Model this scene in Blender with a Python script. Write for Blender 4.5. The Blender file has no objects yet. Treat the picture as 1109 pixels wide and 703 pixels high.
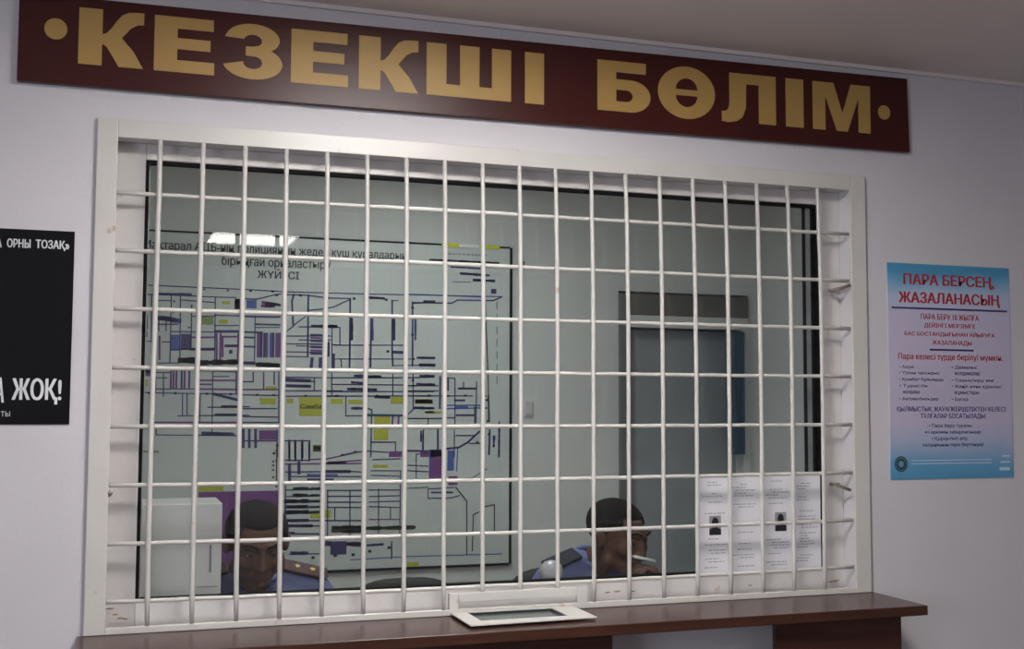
import bpy, bmesh, math, random
from mathutils import Vector, Matrix
random.seed(7)
PI = math.pi
scene = bpy.context.scene
COL = scene.collection

# ------------------------------------------------------------------ camera
F_PX, YAW, PITCH, ROLL = 1270.0, 0.32665, 0.06801, 0.00385
CAM = Vector((-0.093, -3.1278, 1.52))
_r0 = Vector((math.cos(YAW), -math.sin(YAW), 0))
_fw = Vector((math.sin(YAW)*math.cos(PITCH), math.cos(YAW)*math.cos(PITCH), math.sin(PITCH)))
_u0 = _r0.cross(_fw)
_rt = _r0*math.cos(ROLL) + _u0*math.sin(ROLL)
_up = -_r0*math.sin(ROLL) + _u0*math.cos(ROLL)
cd = bpy.data.cameras.new('camera')
cam = bpy.data.objects.new('camera', cd); COL.objects.link(cam)
cd.sensor_fit = 'HORIZONTAL'; cd.sensor_width = 36.0; cd.lens = F_PX/1109*36
cd.clip_start = 0.05; cd.clip_end = 60
M = Matrix((_rt, _up, -_fw)).transposed().to_4x4(); M.translation = CAM
cam.matrix_world = M
scene.camera = cam

def at(px, py, Y=0.0):
    """photo pixel -> point of the plane y = Y (used to read positions off the photograph)"""
    d = _fw + _rt*((px-554.5)/F_PX) - _up*((py-351.5)/F_PX)
    return CAM + d*((Y-CAM.y)/d.y)

# ------------------------------------------------------------------ world, lights, exposure
scene.view_settings.view_transform = 'Standard'
scene.view_settings.look = 'None'
scene.view_settings.exposure = 0.0
scene.view_settings.gamma = 1.0
w = bpy.data.worlds.new('world'); scene.world = w; w.use_nodes = True
w.node_tree.nodes['Background'].inputs[0].default_value = (0.55, 0.65, 0.85, 1)
w.node_tree.nodes['Background'].inputs[1].default_value = 0.35
HALL_LAMP = 30.0          # emission of the hall luminaires
OFFICE_LAMP = 24.0        # emission of the office luminaire
def area(name, loc, rot, sx, sy, power, col):
    l = bpy.data.lights.new(name, 'AREA'); l.shape = 'RECTANGLE'; l.size = sx; l.size_y = sy
    l.energy = power; l.color = col
    o = bpy.data.objects.new(name, l); COL.objects.link(o); o.location = loc; o.rotation_euler = rot
    return o
# daylight entering through the hall window in the left wall
area('daylight', (-2.62, -4.2, 1.6), (0, -PI/2, 0), 1.3, 2.2, 75, (0.80, 0.88, 1.0))

# ------------------------------------------------------------------ materials
def mat(name, col, rough=0.6, metal=0.0, var=0.06, scale=8.0, bump=0.0, bscale=60.0, spec=0.5):
    m = bpy.data.materials.new(name); m.use_nodes = True
    nt = m.node_tree; b = nt.nodes['Principled BSDF']
    b.inputs['Roughness'].default_value = rough; b.inputs['Metallic'].default_value = metal
    b.inputs['Specular IOR Level'].default_value = spec
    tc = nt.nodes.new('ShaderNodeTexCoord')
    n = nt.nodes.new('ShaderNodeTexNoise'); n.inputs['Scale'].default_value = scale; n.inputs['Detail'].default_value = 4
    nt.links.new(tc.outputs['Object'], n.inputs['Vector'])
    r = nt.nodes.new('ShaderNodeValToRGB'); nt.links.new(n.outputs['Fac'], r.inputs['Fac'])
    r.color_ramp.elements[0].position = 0.3; r.color_ramp.elements[1].position = 0.7
    r.color_ramp.elements[0].color = tuple(c*(1-var) for c in col)+(1,)
    r.color_ramp.elements[1].color = tuple(min(1, c*(1+var)) for c in col)+(1,)
    nt.links.new(r.outputs['Color'], b.inputs['Base Color'])
    if bump:
        n2 = nt.nodes.new('ShaderNodeTexNoise'); n2.inputs['Scale'].default_value = bscale
        nt.links.new(tc.outputs['Object'], n2.inputs['Vector'])
        bp = nt.nodes.new('ShaderNodeBump'); bp.inputs['Strength'].default_value = bump; bp.inputs['Distance'].default_value = 0.004
        nt.links.new(n2.outputs['Fac'], bp.inputs['Height']); nt.links.new(bp.outputs['Normal'], b.inputs['Normal'])
    return m

def ramp_mat(name, axis, lo, hi, stops, rough=0.5, noise=0.0, nscale=6.0, spec=0.3):
    """flat print: a colour gradient along one object axis"""
    m = mat(name, (0.5, 0.5, 0.5), rough, spec=spec); nt = m.node_tree; b = nt.nodes['Principled BSDF']
    tc = nt.nodes.new('ShaderNodeTexCoord'); s = nt.nodes.new('ShaderNodeSeparateXYZ')
    nt.links.new(tc.outputs['Object'], s.inputs[0])
    mr = nt.nodes.new('ShaderNodeMapRange'); mr.inputs[1].default_value = lo; mr.inputs[2].default_value = hi
    src = s.outputs[axis]
    if noise:
        n = nt.nodes.new('ShaderNodeTexNoise'); n.inputs['Scale'].default_value = nscale
        nt.links.new(tc.outputs['Object'], n.inputs['Vector'])
        a = nt.nodes.new('ShaderNodeMath'); a.operation = 'MULTIPLY_ADD'; a.inputs[1].default_value = noise
        nt.links.new(n.outputs['Fac'], a.inputs[0]); nt.links.new(src, a.inputs[2]); src = a.outputs[0]
    nt.links.new(src, mr.inputs[0])
    r = nt.nodes.new('ShaderNodeValToRGB'); nt.links.new(mr.outputs[0], r.inputs[0])
    e = r.color_ramp.elements
    while len(e) < len(stops): e.new(0.5)
    for k, (p, c) in enumerate(stops): e[k].position = p; e[k].color = tuple(c)+(1,)
    nt.links.new(r.outputs[0], b.inputs['Base Color'])
    return m

def emit_mat(name, col, strength):
    m = bpy.data.materials.new(name); m.use_nodes = True; nt = m.node_tree
    nt.nodes.remove(nt.nodes['Principled BSDF'])
    e = nt.nodes.new('ShaderNodeEmission'); e.inputs[0].default_value = tuple(col)+(1,); e.inputs[1].default_value = strength
    nt.links.new(e.outputs[0], nt.nodes['Material Output'].inputs[0])
    return m

def glass_mat(name, tint, refl):
    m = bpy.data.materials.new(name); m.use_nodes = True; nt = m.node_tree
    m.use_transparent_shadow = True
    nt.nodes.remove(nt.nodes['Principled BSDF'])
    t = nt.nodes.new('ShaderNodeBsdfTransparent'); t.inputs[0].default_value = tuple(tint)+(1,)
    out = nt.nodes['Material Output']
    if refl:
        g = nt.nodes.new('ShaderNodeBsdfGlossy'); g.inputs['Roughness'].default_value = 0.0
        f = nt.nodes.new('ShaderNodeFresnel'); gm = nt.nodes.new('ShaderNodeNewGeometry')
        io = nt.nodes.new('ShaderNodeMath'); io.operation = 'MULTIPLY_ADD'; io.inputs[1].default_value = 1/1.5-1.5; io.inputs[2].default_value = 1.5
        nt.links.new(gm.outputs['Backfacing'], io.inputs[0]); nt.links.new(io.outputs[0], f.inputs[0])     # a thin pane: the same from both sides
        k = nt.nodes.new('ShaderNodeMath'); k.operation = 'MULTIPLY'; k.inputs[1].default_value = refl
        nt.links.new(f.outputs[0], k.inputs[0])
        mx = nt.nodes.new('ShaderNodeMixShader')
        nt.links.new(k.outputs[0], mx.inputs[0]); nt.links.new(t.outputs[0], mx.inputs[1]); nt.links.new(g.outputs[0], mx.inputs[2])
        nt.links.new(mx.outputs[0], out.inputs[0])
    else:
        nt.links.new(t.outputs[0], out.inputs[0])
    return m

def wood_mat(name, c1, c2, rough=0.3, spec=0.5):
    m = mat(name, c1, rough, spec=spec); nt = m.node_tree; b = nt.nodes['Principled BSDF']
    tc = nt.nodes.new('ShaderNodeTexCoord'); mp = nt.nodes.new('ShaderNodeMapping')
    mp.inputs['Scale'].default_value = (2.5, 30, 30)
    n = nt.nodes.new('ShaderNodeTexNoise'); n.inputs['Scale'].default_value = 1.6; n.inputs['Detail'].default_value = 6
    r = nt.nodes.new('ShaderNodeValToRGB')
    r.color_ramp.elements[0].color = tuple(c1)+(1,); r.color_ramp.elements[1].color = tuple(c2)+(1,)
    r.color_ramp.elements[0].position = 0.3; r.color_ramp.elements[1].position = 0.72
    nt.links.new(tc.outputs['Object'], mp.inputs[0]); nt.links.new(mp.outputs[0], n.inputs['Vector'])
    nt.links.new(n.outputs['Fac'], r.inputs[0]); nt.links.new(r.outputs[0], b.inputs['Base Color'])
    return m

def paint_mat(name, col, rust, rough=0.35):
    """gloss paint with a few rusty chips"""
    m = mat(name, col, rough, var=0.03, bump=0.15, bscale=45); nt = m.node_tree; b = nt.nodes['Principled BSDF']
    base = b.inputs['Base Color'].links[0].from_socket
    tc = nt.nodes.new('ShaderNodeTexCoord')
    n = nt.nodes.new('ShaderNodeTexNoise'); n.inputs['Scale'].default_value = 14; n.inputs['Detail'].default_value = 7
    nt.links.new(tc.outputs['Object'], n.inputs['Vector'])
    r = nt.nodes.new('ShaderNodeValToRGB'); r.color_ramp.elements[0].position = 0.69; r.color_ramp.elements[1].position = 0.75
    nt.links.new(n.outputs['Fac'], r.inputs[0])
    mx = nt.nodes.new('ShaderNodeMix'); mx.data_type = 'RGBA'
    nt.links.new(r.outputs[0], mx.inputs[0]); nt.links.new(base, mx.inputs[6]); mx.inputs[7].default_value = tuple(rust)+(1,)
    nt.links.new(mx.outputs[2], b.inputs['Base Color'])
    return m

MT = dict(
    wall=mat('plaster_wall', (0.62, 0.59, 0.62), 0.75, var=0.03, scale=2.5, bump=0.12, bscale=90),
    ceiling=mat('ceiling_paint', (0.74, 0.67, 0.645), 0.8, var=0.04, scale=1.5, bump=0.08),
    floor=mat('floor_tile', (0.16, 0.13, 0.115), 0.45, var=0.1, scale=3),
    office=mat('office_wall_paint', (0.65, 0.66, 0.64), 0.75, var=0.02, scale=2, bump=0.06),
    jamb=mat('dark_jamb_paint', (0.16, 0.17, 0.17), 0.6),
    header=mat('brown_header_board', (0.15, 0.14, 0.125), 0.6),
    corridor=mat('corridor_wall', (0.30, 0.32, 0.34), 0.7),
    pvc=paint_mat('white_window_profile', (0.60, 0.57, 0.555), (0.42, 0.30, 0.22), 0.35),
    grille=paint_mat('white_grille_paint', (0.61, 0.58, 0.55), (0.40, 0.27, 0.19), 0.32),
    gasket=mat('black_gasket', (0.008, 0.008, 0.009), 0.7, spec=0.1),
    spacer=mat('aluminium_spacer', (0.55, 0.57, 0.6), 0.4, 0.6),
    glass=glass_mat('tinted_glass', (0.90, 0.912, 0.905), 1.1), glass_in=glass_mat('tinted_glass_inner', (0.985, 0.99, 0.99), 0.0),
    steel=mat('bare_steel', (0.24, 0.20, 0.175), 0.5, 0.4),
    wood=wood_mat('brown_laminate', (0.042, 0.015, 0.0095), (0.068, 0.026, 0.017), 0.26),
    sign=mat('maroon_sign_board', (0.052, 0.0095, 0.0075), 0.35, var=0.12, scale=3, spec=0.3),
    gold=mat('ochre_vinyl', (0.42, 0.255, 0.075), 0.5, var=0.03),
    black_print=mat('black_print', (0.012, 0.012, 0.014), 0.6),
    white_print=mat('white_print', (0.72, 0.72, 0.74), 0.6),
    grey_print=mat('grey_print', (0.22, 0.22, 0.25), 0.6),
    red_print=mat('red_print', (0.42, 0.025, 0.03), 0.6),
    navy_print=mat('navy_print', (0.04, 0.035, 0.14), 0.6),
    blue_print=mat('blue_print', (0.07, 0.12, 0.38), 0.6),
    purple_print=mat('purple_print', (0.17, 0.05, 0.22), 0.6),
    teal_print=mat('teal_print', (0.04, 0.13, 0.17), 0.6),
    yellow_print=mat('yellow_print', (0.46, 0.47, 0.04), 0.6),
    pale_print=mat('pale_blue_print', (0.5, 0.62, 0.75), 0.6),
    map=mat('map_sheet', (0.60, 0.64, 0.62), 0.35, var=0.02),
    paper=mat('white_paper', (0.74, 0.73, 0.77), 0.7, var=0.02),
    plastic=mat('white_plastic', (0.62, 0.61, 0.60), 0.4, var=0.02),
    black_plastic=mat('black_plastic', (0.02, 0.021, 0.022), 0.5),
    black_cloth=mat('black_cloth', (0.018, 0.02, 0.021), 0.85, bump=0.3, bscale=300),
    desk=wood_mat('desk_laminate', (0.30, 0.2, 0.12), (0.36, 0.25, 0.16), 0.4),
    skin=mat('skin', (0.13, 0.064, 0.044), 0.6, spec=0.25, var=0.06, scale=25),
    hair=mat('short_black_hair', (0.010, 0.008, 0.007), 0.8, spec=0.12, bump=0.6, bscale=260),
    eye=mat('eye_white', (0.6, 0.57, 0.54), 0.25), iris=mat('iris', (0.02, 0.012, 0.008), 0.2),
    shirt=mat('light_blue_shirt', (0.13, 0.155, 0.33), 0.8, bump=0.2, bscale=220),
    navy=mat('navy_cloth', (0.02, 0.022, 0.035), 0.8),
    maroon=mat('maroon_epaulette', (0.06, 0.015, 0.02), 0.7),
    yellow=mat('yellow_star', (0.6, 0.45, 0.08), 0.4),
    shoe=mat('black_leather', (0.012, 0.012, 0.012), 0.35),
    curtain=mat('blue_cloth', (0.33, 0.52, 0.70), 0.85, bump=0.3, bscale=120),
    tape=mat('yellow_tape', (0.72, 0.78, 0.04), 0.3), whitetape=mat('white_tape', (0.9, 0.9, 0.88), 0.2),
)

# ------------------------------------------------------------------ helpers
def rootloc(o):
    v = Vector((0, 0, 0))
    while o is not None: v += o.location; o = o.parent
    return v
def obj(name, bm, m, parent=None, smooth=False, local=False):
    """link a bmesh as ONE mesh object; world coordinates unless local"""
    if parent is not None and not local: bm.transform(Matrix.Translation(-rootloc(parent)))
    me = bpy.data.meshes.new(name); bm.to_mesh(me); bm.free()
    return link(name, me, m, parent, smooth)
def link(name, me, m, parent=None, smooth=False):
    me.materials.clear()
    for q in (m if isinstance(m, (list, tuple)) else [m]): me.materials.append(q)
    if smooth:
        me.polygons.foreach_set('use_smooth', [True]*len(me.polygons))
    o = bpy.data.objects.new(name, me); COL.objects.link(o); o.parent = parent
    return o
def thing(name, label, cat, loc=(0, 0, 0), group=None, rz=0):
    o = bpy.data.objects.new(name, None); COL.objects.link(o); o.empty_display_size = 0.1
    o.location = loc; o.rotation_euler = (0, 0, rz); tag(o, label, cat, group); return o
def tag(o, label, cat, group=None):
    o['label'] = label; o['category'] = cat
    if group: o['group'] = group
    return o
def struct(o): o['kind'] = 'structure'; return o
def stuff(o): o['kind'] = 'stuff'; return o
def dup(root):
    r = root.copy(); COL.objects.link(r)
    for ch in root.children:
        c = ch.copy(); COL.objects.link(c); c.parent = r
        for g in ch.children:
            d = g.copy(); COL.objects.link(d); d.parent = c
    return r

def B(): return bmesh.new()
def box(bm, x0, y0, z0, x1, y1, z1, bev=0.0):
    t = bmesh.new(); bmesh.ops.create_cube(t, size=1)
    t.transform(Matrix.Translation(((x0+x1)/2, (y0+y1)/2, (z0+z1)/2)) @ Matrix.Diagonal((x1-x0, y1-y0, z1-z0, 1)))
    if bev: bmesh.ops.bevel(t, geom=t.edges[:], offset=bev, segments=2, profile=0.5, affect='EDGES')
    merge(bm, t); return bm
def merge(bm, t):
    me = bpy.data.meshes.new('tmp'); t.to_mesh(me); t.free(); bm.from_mesh(me); bpy.data.meshes.remove(me)
def quad(bm, pts):
    bm.faces.new([bm.verts.new(p) for p in pts]); return bm
def tube(bm, pts, r, n=8, cap=True):
    pts = [Vector(p) for p in pts]; rings = []
    rs = r if isinstance(r, (list, tuple)) else [r]*len(pts)
    ref = None
    for i, p in enumerate(pts):
        d = (pts[min(i+1, len(pts)-1)] - pts[max(i-1, 0)]).normalized()
        if ref is None: ref = d.orthogonal().normalized()
        a = (ref - d*ref.dot(d)).normalized(); ref = a; b = d.cross(a)
        rings.append([bm.verts.new(p + (a*math.cos(2*PI*k/n) + b*math.sin(2*PI*k/n))*rs[i]) for k in range(n)])
    for A, C in zip(rings, rings[1:]):
        for k in range(n): bm.faces.new((A[k], A[(k+1) % n], C[(k+1) % n], C[k]))
    if cap: bm.faces.new(rings[0][::-1]); bm.faces.new(rings[-1])
    return bm
def ell(bm, c, r, rot=None, sub=2):
    t = bmesh.new(); bmesh.ops.create_icosphere(t, subdivisions=sub, radius=1)
    m = Matrix.Diagonal((*(r if isinstance(r, (tuple, list)) else (r, r, r)), 1))
    if rot is not None: m = rot.to_4x4() @ m
    t.transform(Matrix.Translation(c) @ m); merge(bm, t)
def chain(bm, p0, r0, p1, r1):
    p0, p1 = Vector(p0), Vector(p1)
    f0 = min(r0) if isinstance(r0, tuple) else r0; f1 = min(r1) if isinstance(r1, tuple) else r1
    n = max(2, int((p1-p0).length/(0.3*min(f0, f1)))+1)
    for k in range(n+1):
        t = k/n
        if isinstance(r0, tuple): r = tuple(a+(b-a)*t for a, b in zip(r0, r1))
        else: r = r0+(r1-r0)*t
        ell(bm, p0.lerp(p1, t), r)
def remesh(bm, voxel, smooth=4):
    me = bpy.data.meshes.new('tmp'); bm.to_mesh(me); bm.free()
    o = bpy.data.objects.new('tmp', me); COL.objects.link(o)
    md = o.modifiers.new('r', 'REMESH'); md.mode = 'VOXEL'; md.voxel_size = voxel; md.use_smooth_shade = True
    if smooth:
        s = o.modifiers.new('s', 'SMOOTH'); s.factor = 0.5; s.iterations = smooth
    dg = bpy.context.evaluated_depsgraph_get()
    res = bpy.data.meshes.new_from_object(o.evaluated_get(dg))
    bpy.data.objects.remove(o); bpy.data.meshes.remove(me)
    return res
FLAT = Matrix(((1, 0, 0, 0), (0, 0, -1, 0), (0, 1, 0, 0), (0, 0, 0, 1)))     # curve plane -> wall plane, facing the hall
def curve_bm(cu):
    o = bpy.data.objects.new('tmp', cu); COL.objects.link(o)
    dg = bpy.context.evaluated_depsgraph_get()
    me = bpy.data.meshes.new_from_object(o.evaluated_get(dg))
    bpy.data.objects.remove(o); bpy.data.curves.remove(cu)
    bm = bmesh.new(); bm.from_mesh(me); bpy.data.meshes.remove(me); bm.transform(FLAT)
    return bm
def poly_bm(loops, depth):
    cu = bpy.data.curves.new('c', 'CURVE'); cu.dimensions = '2D'; cu.fill_mode = 'BOTH'; cu.extrude = depth/2
    for L in loops:
        s = cu.splines.new('POLY'); s.points.add(len(L)-1); s.use_cyclic_u = True
        for q, (x, y) in zip(s.points, L): q.co = (x, y, 0, 1)
    return curve_bm(cu)
def text_into(bm, s, x0, x1, z0, z1, y, bold=0.0, rotz=False):
    """set a line of lettering so that it fills x0..x1, z0..z1 of the wall plane y"""
    cu = bpy.data.curves.new('t', 'FONT'); cu.body = s; cu.size = 1; cu.resolution_u = 3
    t = curve_bm(cu)
    if not t.verts: t.free(); return
    if rotz: t.transform(Matrix.Rotation(PI/2, 4, 'Y'))
    xs = [v.co.x for v in t.verts]; zs = [v.co.z for v in t.verts]
    a, b, c, d = min(xs), max(xs), min(zs), max(zs)
    sx = (x1-x0)/max(b-a, 1e-6); sz = (z1-z0)/max(d-c, 1e-6)
    t.transform(Matrix.Translation((x0-a*sx, y, z0-c*sz)) @ Matrix.Diagonal((sx, 0, sz, 1)))
    if bold:                     # heavier strokes: the same outlines again, a hair to either side
        for dx, dz in ((-bold*(z1-z0), 0), (bold*(z1-z0), 0), (0, bold*.5*(z1-z0))):
            c2 = t.copy(); c2.transform(Matrix.Translation((dx, -.00012 if dx < 0 else (-.00024 if dx > 0 else -.00036), dz))); merge(bm, c2)
    merge(bm, t)

# ------------------------------------------------------------------ room shell
OX0, OX1, OZ0, OZ1 = -0.105, 2.09, 0.945, 2.20          # opening of the service window
HX0, HX1, HY0, HZ = -2.6, 5.6, -6.2, 2.603
WT = 0.125                                                # thickness of the front wall
def wall_with_hole(name, x0, x1, z0, z1, hx0, hx1, hz0, hz1, y0, y1, mats, axis='x'):
    bm = B()
    def P(x, y, z): return (x, y, z) if axis == 'x' else (y, x, z)
    for yy, mi in ((y0, 0), (y1, 1)):
        o = [bm.verts.new(P(x, yy, z)) for x, z in ((x0, z0), (x1, z0), (x1, z1), (x0, z1))]
        i = [bm.verts.new(P(x, yy, z)) for x, z in ((hx0, hz0), (hx1, hz0), (hx1, hz1), (hx0, hz1))]
        for k in range(4):
            f = bm.faces.new((o[k], o[(k+1) % 4], i[(k+1) % 4], i[k])); f.material_index = mi
        if yy == y0: O1, I1 = o, i
    for k in range(4):
        bm.faces.new((I1[k], I1[(k+1) % 4], i[(k+1) % 4], i[k]))
        bm.faces.new((O1[k], O1[(k+1) % 4], o[(k+1) % 4], o[k]))
    bmesh.ops.recalc_face_normals(bm, faces=bm.faces[:])
    return struct(obj(name, bm, mats))
wall_with_hole('wall_front', HX0, HX1, 0, 3.0, OX0, OX1, OZ0, OZ1, 0.0, WT, [MT['wall'], MT['office']])
struct(obj('floor', box(B(), HX0, HY0, -0.1, HX1, 4.4, 0), MT['floor']))
wall_with_hole('wall_left', HY0, 0.0, 0, HZ, -5.3, -3.1, 0.95, 2.25, HX0-0.1, HX0, [MT['wall'], MT['wall']], axis='y')
struct(obj('wall_right', box(B(), HX1, HY0, 0, HX1+0.1, 0, HZ), MT['wall']))
struct(obj('wall_back', box(B(), HX0-0.1, HY0-0.1, 0, HX1+0.1, HY0, HZ), MT['wall']))
bm = B()
for (a, b) in ((-5.3, -5.24), (-4.23, -4.17), (-3.16, -3.1)): box(bm, HX0-0.08, a, 0.95, HX0-0.02, b, 2.25, 0.004)
for (a, b) in ((0.95, 1.01), (2.19, 2.25)): box(bm, HX0-0.08, -5.24, a, HX0-0.02, -3.16, b, 0.004)
struct(obj('window_2', bm, MT['pvc']))

# ceiling with two recessed luminaires
LAMPS = [(0.75, -4.6), (0.74, -1.22)]
LS = 0.29
bm = B()
xs = sorted({HX0, HX1, *[l[0]+s for l in LAMPS for s in (-LS, LS)]})
ys = sorted({HY0, 0.0, *[l[1]+s for l in LAMPS for s in (-LS, LS)]})
for a, b in zip(xs, xs[1:]):
    for c, d in zip(ys, ys[1:]):
        if any(abs((a+b)/2-l[0]) < LS and abs((c+d)/2-l[1]) < LS for l in LAMPS): continue
        quad(bm, [(a, c, HZ), (a, d, HZ), (b, d, HZ), (b, c, HZ)])
bmesh.ops.remove_doubles(bm, verts=bm.verts[:], dist=1e-5)
struct(obj('ceiling', bm, MT['ceiling']))
struct(obj('trim_1', box(B(), HX0, -0.012, HZ-0.012, HX1, 0.0, HZ), MT['ceiling']))

def luminaire(x, y, z, s, strength, label, group, col=(1.0, 0.97, 0.93)):
    t = thing('ceiling_light', label, 'light', (x, y, z), group)
    bm = B()
    box(bm, x-s+.004, y-s+.004, z+0.07, x+s-.004, y+s-.004, z+0.075)
    for q in ((x-s+.002, y-s+.002, x-s+.012, y+s-.002), (x+s-.012, y-s+.002, x+s-.002, y+s-.002), (x-s+.002, y-s+.002, x+s-.002, y-s+.012), (x-s+.002, y+s-.012, x+s-.002, y+s-.002)):
        box(bm, q[0], q[1], z, q[2], q[3], z+0.07)
    obj('housing', bm, MT['spacer'], t)
    for k in range(3):
        a = x-s+0.02+k*(2*s-0.04)/3
        obj('lit_panel', box(B(), a+0.002, y-s+0.02, z+0.006, a+(2*s-0.04)/3-0.002, y+s-0.02, z+0.012), emit_mat('lamp_glow', col, strength), t)
    bm = B()
    for k in range(1, 7):
        yy = y-s+k*2*s/7; box(bm, x-s+0.012, yy-0.003, z+0.002, x+s-0.012, yy+0.003, z+0.004)
    stuff(obj('louvre', bm, MT['plastic'], t))
    return t
luminaire(*LAMPS[0], HZ, LS, HALL_LAMP*0.55, 'square recessed ceiling light mirrored in the upper left glass', 'recessed hall ceiling lights')
luminaire(*LAMPS[1], HZ, LS, HALL_LAMP*1.9, 'square recessed ceiling light above the counter, outside the picture', 'recessed hall ceiling lights')

# ------------------------------------------------------------------ office behind the glass
RX0, RX1, RY, RZ = -0.9, 3.06, 2.2, 2.75
DX0, DX1, DZ = 2.27, 3.0, 2.085
bm = B()
box(bm, RX0-0.1, RY, 0, DX0, RY+0.12, RZ+0.1); box(bm, DX0, RY, DZ, DX1, RY+0.12, RZ+0.1); box(bm, DX1, RY, 0, RX1+0.1, RY+0.12, RZ+0.1)
struct(obj('wall_office_back', bm, MT['office']))
struct(obj('wall_office_left', box(B(), RX0-0.1, WT, 0, RX0, RY, RZ), MT['office']))
struct(obj('wall_office_right', box(B(), RX1, WT, 0, RX1+0.1, RY, RZ), MT['office']))
struct(obj('ceiling_office', box(B(), RX0-0.1, WT, RZ, RX1+0.1, RY, RZ+0.1), MT['ceiling']))
luminaire(1.1, 1.05, RZ-0.085, 0.3, OFFICE_LAMP, 'ceiling light of the office behind the glass, above the window head', None, (0.96, 1.0, 0.985))
# doorway with dark jamb, header board and dim corridor
d1 = struct(obj('door_1', box(B(), DX0, RY-0.02, 0, DX0+0.035, RY+0.1, DZ-0.012, 0.003), MT['jamb']))
obj('header', box(B(), DX0+0.035, RY-0.02, 1.967, DX1-0.01, RY+0.03, DZ-0.012, 0.003), MT['header'], d1)
obj('transom', box(B(), DX0+0.035, RY-0.02, 1.905, DX1-0.01, RY+0.03, 1.966, 0.003), MT['office'], d1)
obj('door_leaf', box(B(), DX0+0.05, RY+0.06, 0.01, 2.953, RY+0.1, 1.90, 0.003), MT['corridor'], d1)
obj('jamb', box(B(), 2.955, RY-0.02, 0, DX1-0.002, RY+0.1, 1.904, 0.003), MT['office'], d1)
bm = B()
box(bm, 1.6, 3.9, 0, 3.7, 4.0, 2.6); box(bm, 1.6, RY+0.121, 0, 1.7, 3.9, 2.6); box(bm, 3.6, RY+0.121, 0, 3.7, 3.9, 2.6); box(bm, 1.6, RY+0.121, 2.6, 3.7, 4.0, 2.65)
struct(obj('wall_corridor', bm, MT['corridor']))
# blue cloth hanging in the doorway
bm = B(); n = 28
for k in range(n+1):
    x = 2.845+0.105*k/n; y = RY-0.04+0.010*math.sin(k*1.35)
    bm.verts.new((x, y, 1.27)); bm.verts.new((x, y-0.003, 1.895))
bm.verts.ensure_lookup_table()
for k in range(n): bm.faces.new([bm.verts[i] for i in (2*k, 2*k+2, 2*k+3, 2*k+1)])
bmesh.ops.solidify(bm, geom=bm.faces[:], thickness=0.004)
tag(obj('curtain', bm, MT['curtain'], smooth=True), 'narrow blue cloth hanging in the right side of the office doorway', 'curtain')
# small wall fittings
t = thing('light_switch', 'small pale light switch on the office wall right of the map', 'switch', (1.80, RY, 1.498))
obj('plate', box(B(), 1.778, RY-0.012, 1.463, 1.818, RY, 1.533, 0.003), MT['plastic'], t)
obj('rocker', box(B(), 1.786, RY-0.018, 1.475, 1.810, RY-0.012, 1.521, 0.002), MT['plastic'], t)
h = at(565.5, 288, RY)
t = thing('wall_hook', 'tiny dark hook on the office wall beside the top right corner of the map', 'hook', (h.x, RY, h.z))
obj('back_plate', box(B(), h.x-0.016, RY-0.006, h.z+0.012, h.x+0.012, RY, h.z+0.022, 0.001), MT['header'], t)
obj('hook', tube(B(), [(h.x, RY-0.003, h.z+0.014), (h.x, RY-0.02, h.z+0.005), (h.x, RY-0.028, h.z-0.012), (h.x-0.006, RY-0.022, h.z-0.018), (h.x-0.012, RY-0.012, h.z-0.012)], 0.004, 6), MT['black_plastic'], t)

# ------------------------------------------------------------------ service window
GX0, GX1, GZ0, GZ1 = -0.028, 2.020, 1.010, 2.157
bm = B()
for q in ((OX0, OZ0, GX0, OZ1), (GX1, OZ0, OX1, OZ1), (GX0, GZ1, GX1, OZ1), (GX0, OZ0, GX1, GZ0)):
    box(bm, q[0], 0.05, q[1], q[2], 0.115, q[3], 0.003)
win = struct(obj('window_1', bm, MT['pvc']))
bm = B()
for q in ((GX0, GZ0, GX0+.009, GZ1), (GX1-.009, GZ0, GX1, GZ1), (GX0+.009, GZ1-.008, GX1-.009, GZ1), (GX0+.009, GZ0, GX1-.009, GZ0+.008)):
    box(bm, q[0], 0.058, q[1], q[2], 0.085, q[3])
obj('gasket', bm, MT['gasket'], win)
bm = B(); box(bm, GX0+.009, 0.068, GZ0+.008, GX1-.009, 0.074, GZ1-.008)
for f in bm.faces: f.material_index = 0 if f.normal.y < -0.5 else 1
obj('glass_pane', bm, [MT['glass'], MT['glass_in']], win)
bm = B()
for q in ((GX0+.009, GZ0+.008, GX0+.012, GZ1-.008), (GX1-.040, GZ0+.008, GX1-.023, GZ1-.008)): box(bm, q[0], 0.0745, q[1], q[2], 0.082, q[3])
obj('spacer', bm, MT['spacer'], win)
obj('inner_gasket', box(box(B(), GX1-.0229, 0.0745, GZ0+.008, GX1-.0095, 0.081, GZ1-.008), GX1-.05, 0.0745, GZ0+.008, GX1-.0401, 0.080, GZ1-.008), MT['gasket'], win)
win.location.y = 0.009
obj('sill', box(B(), OX0, 0.116, OZ0-0.002, OX1, WT+0.008, OZ0+0.02, 0.003), MT['pvc'], win)

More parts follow.
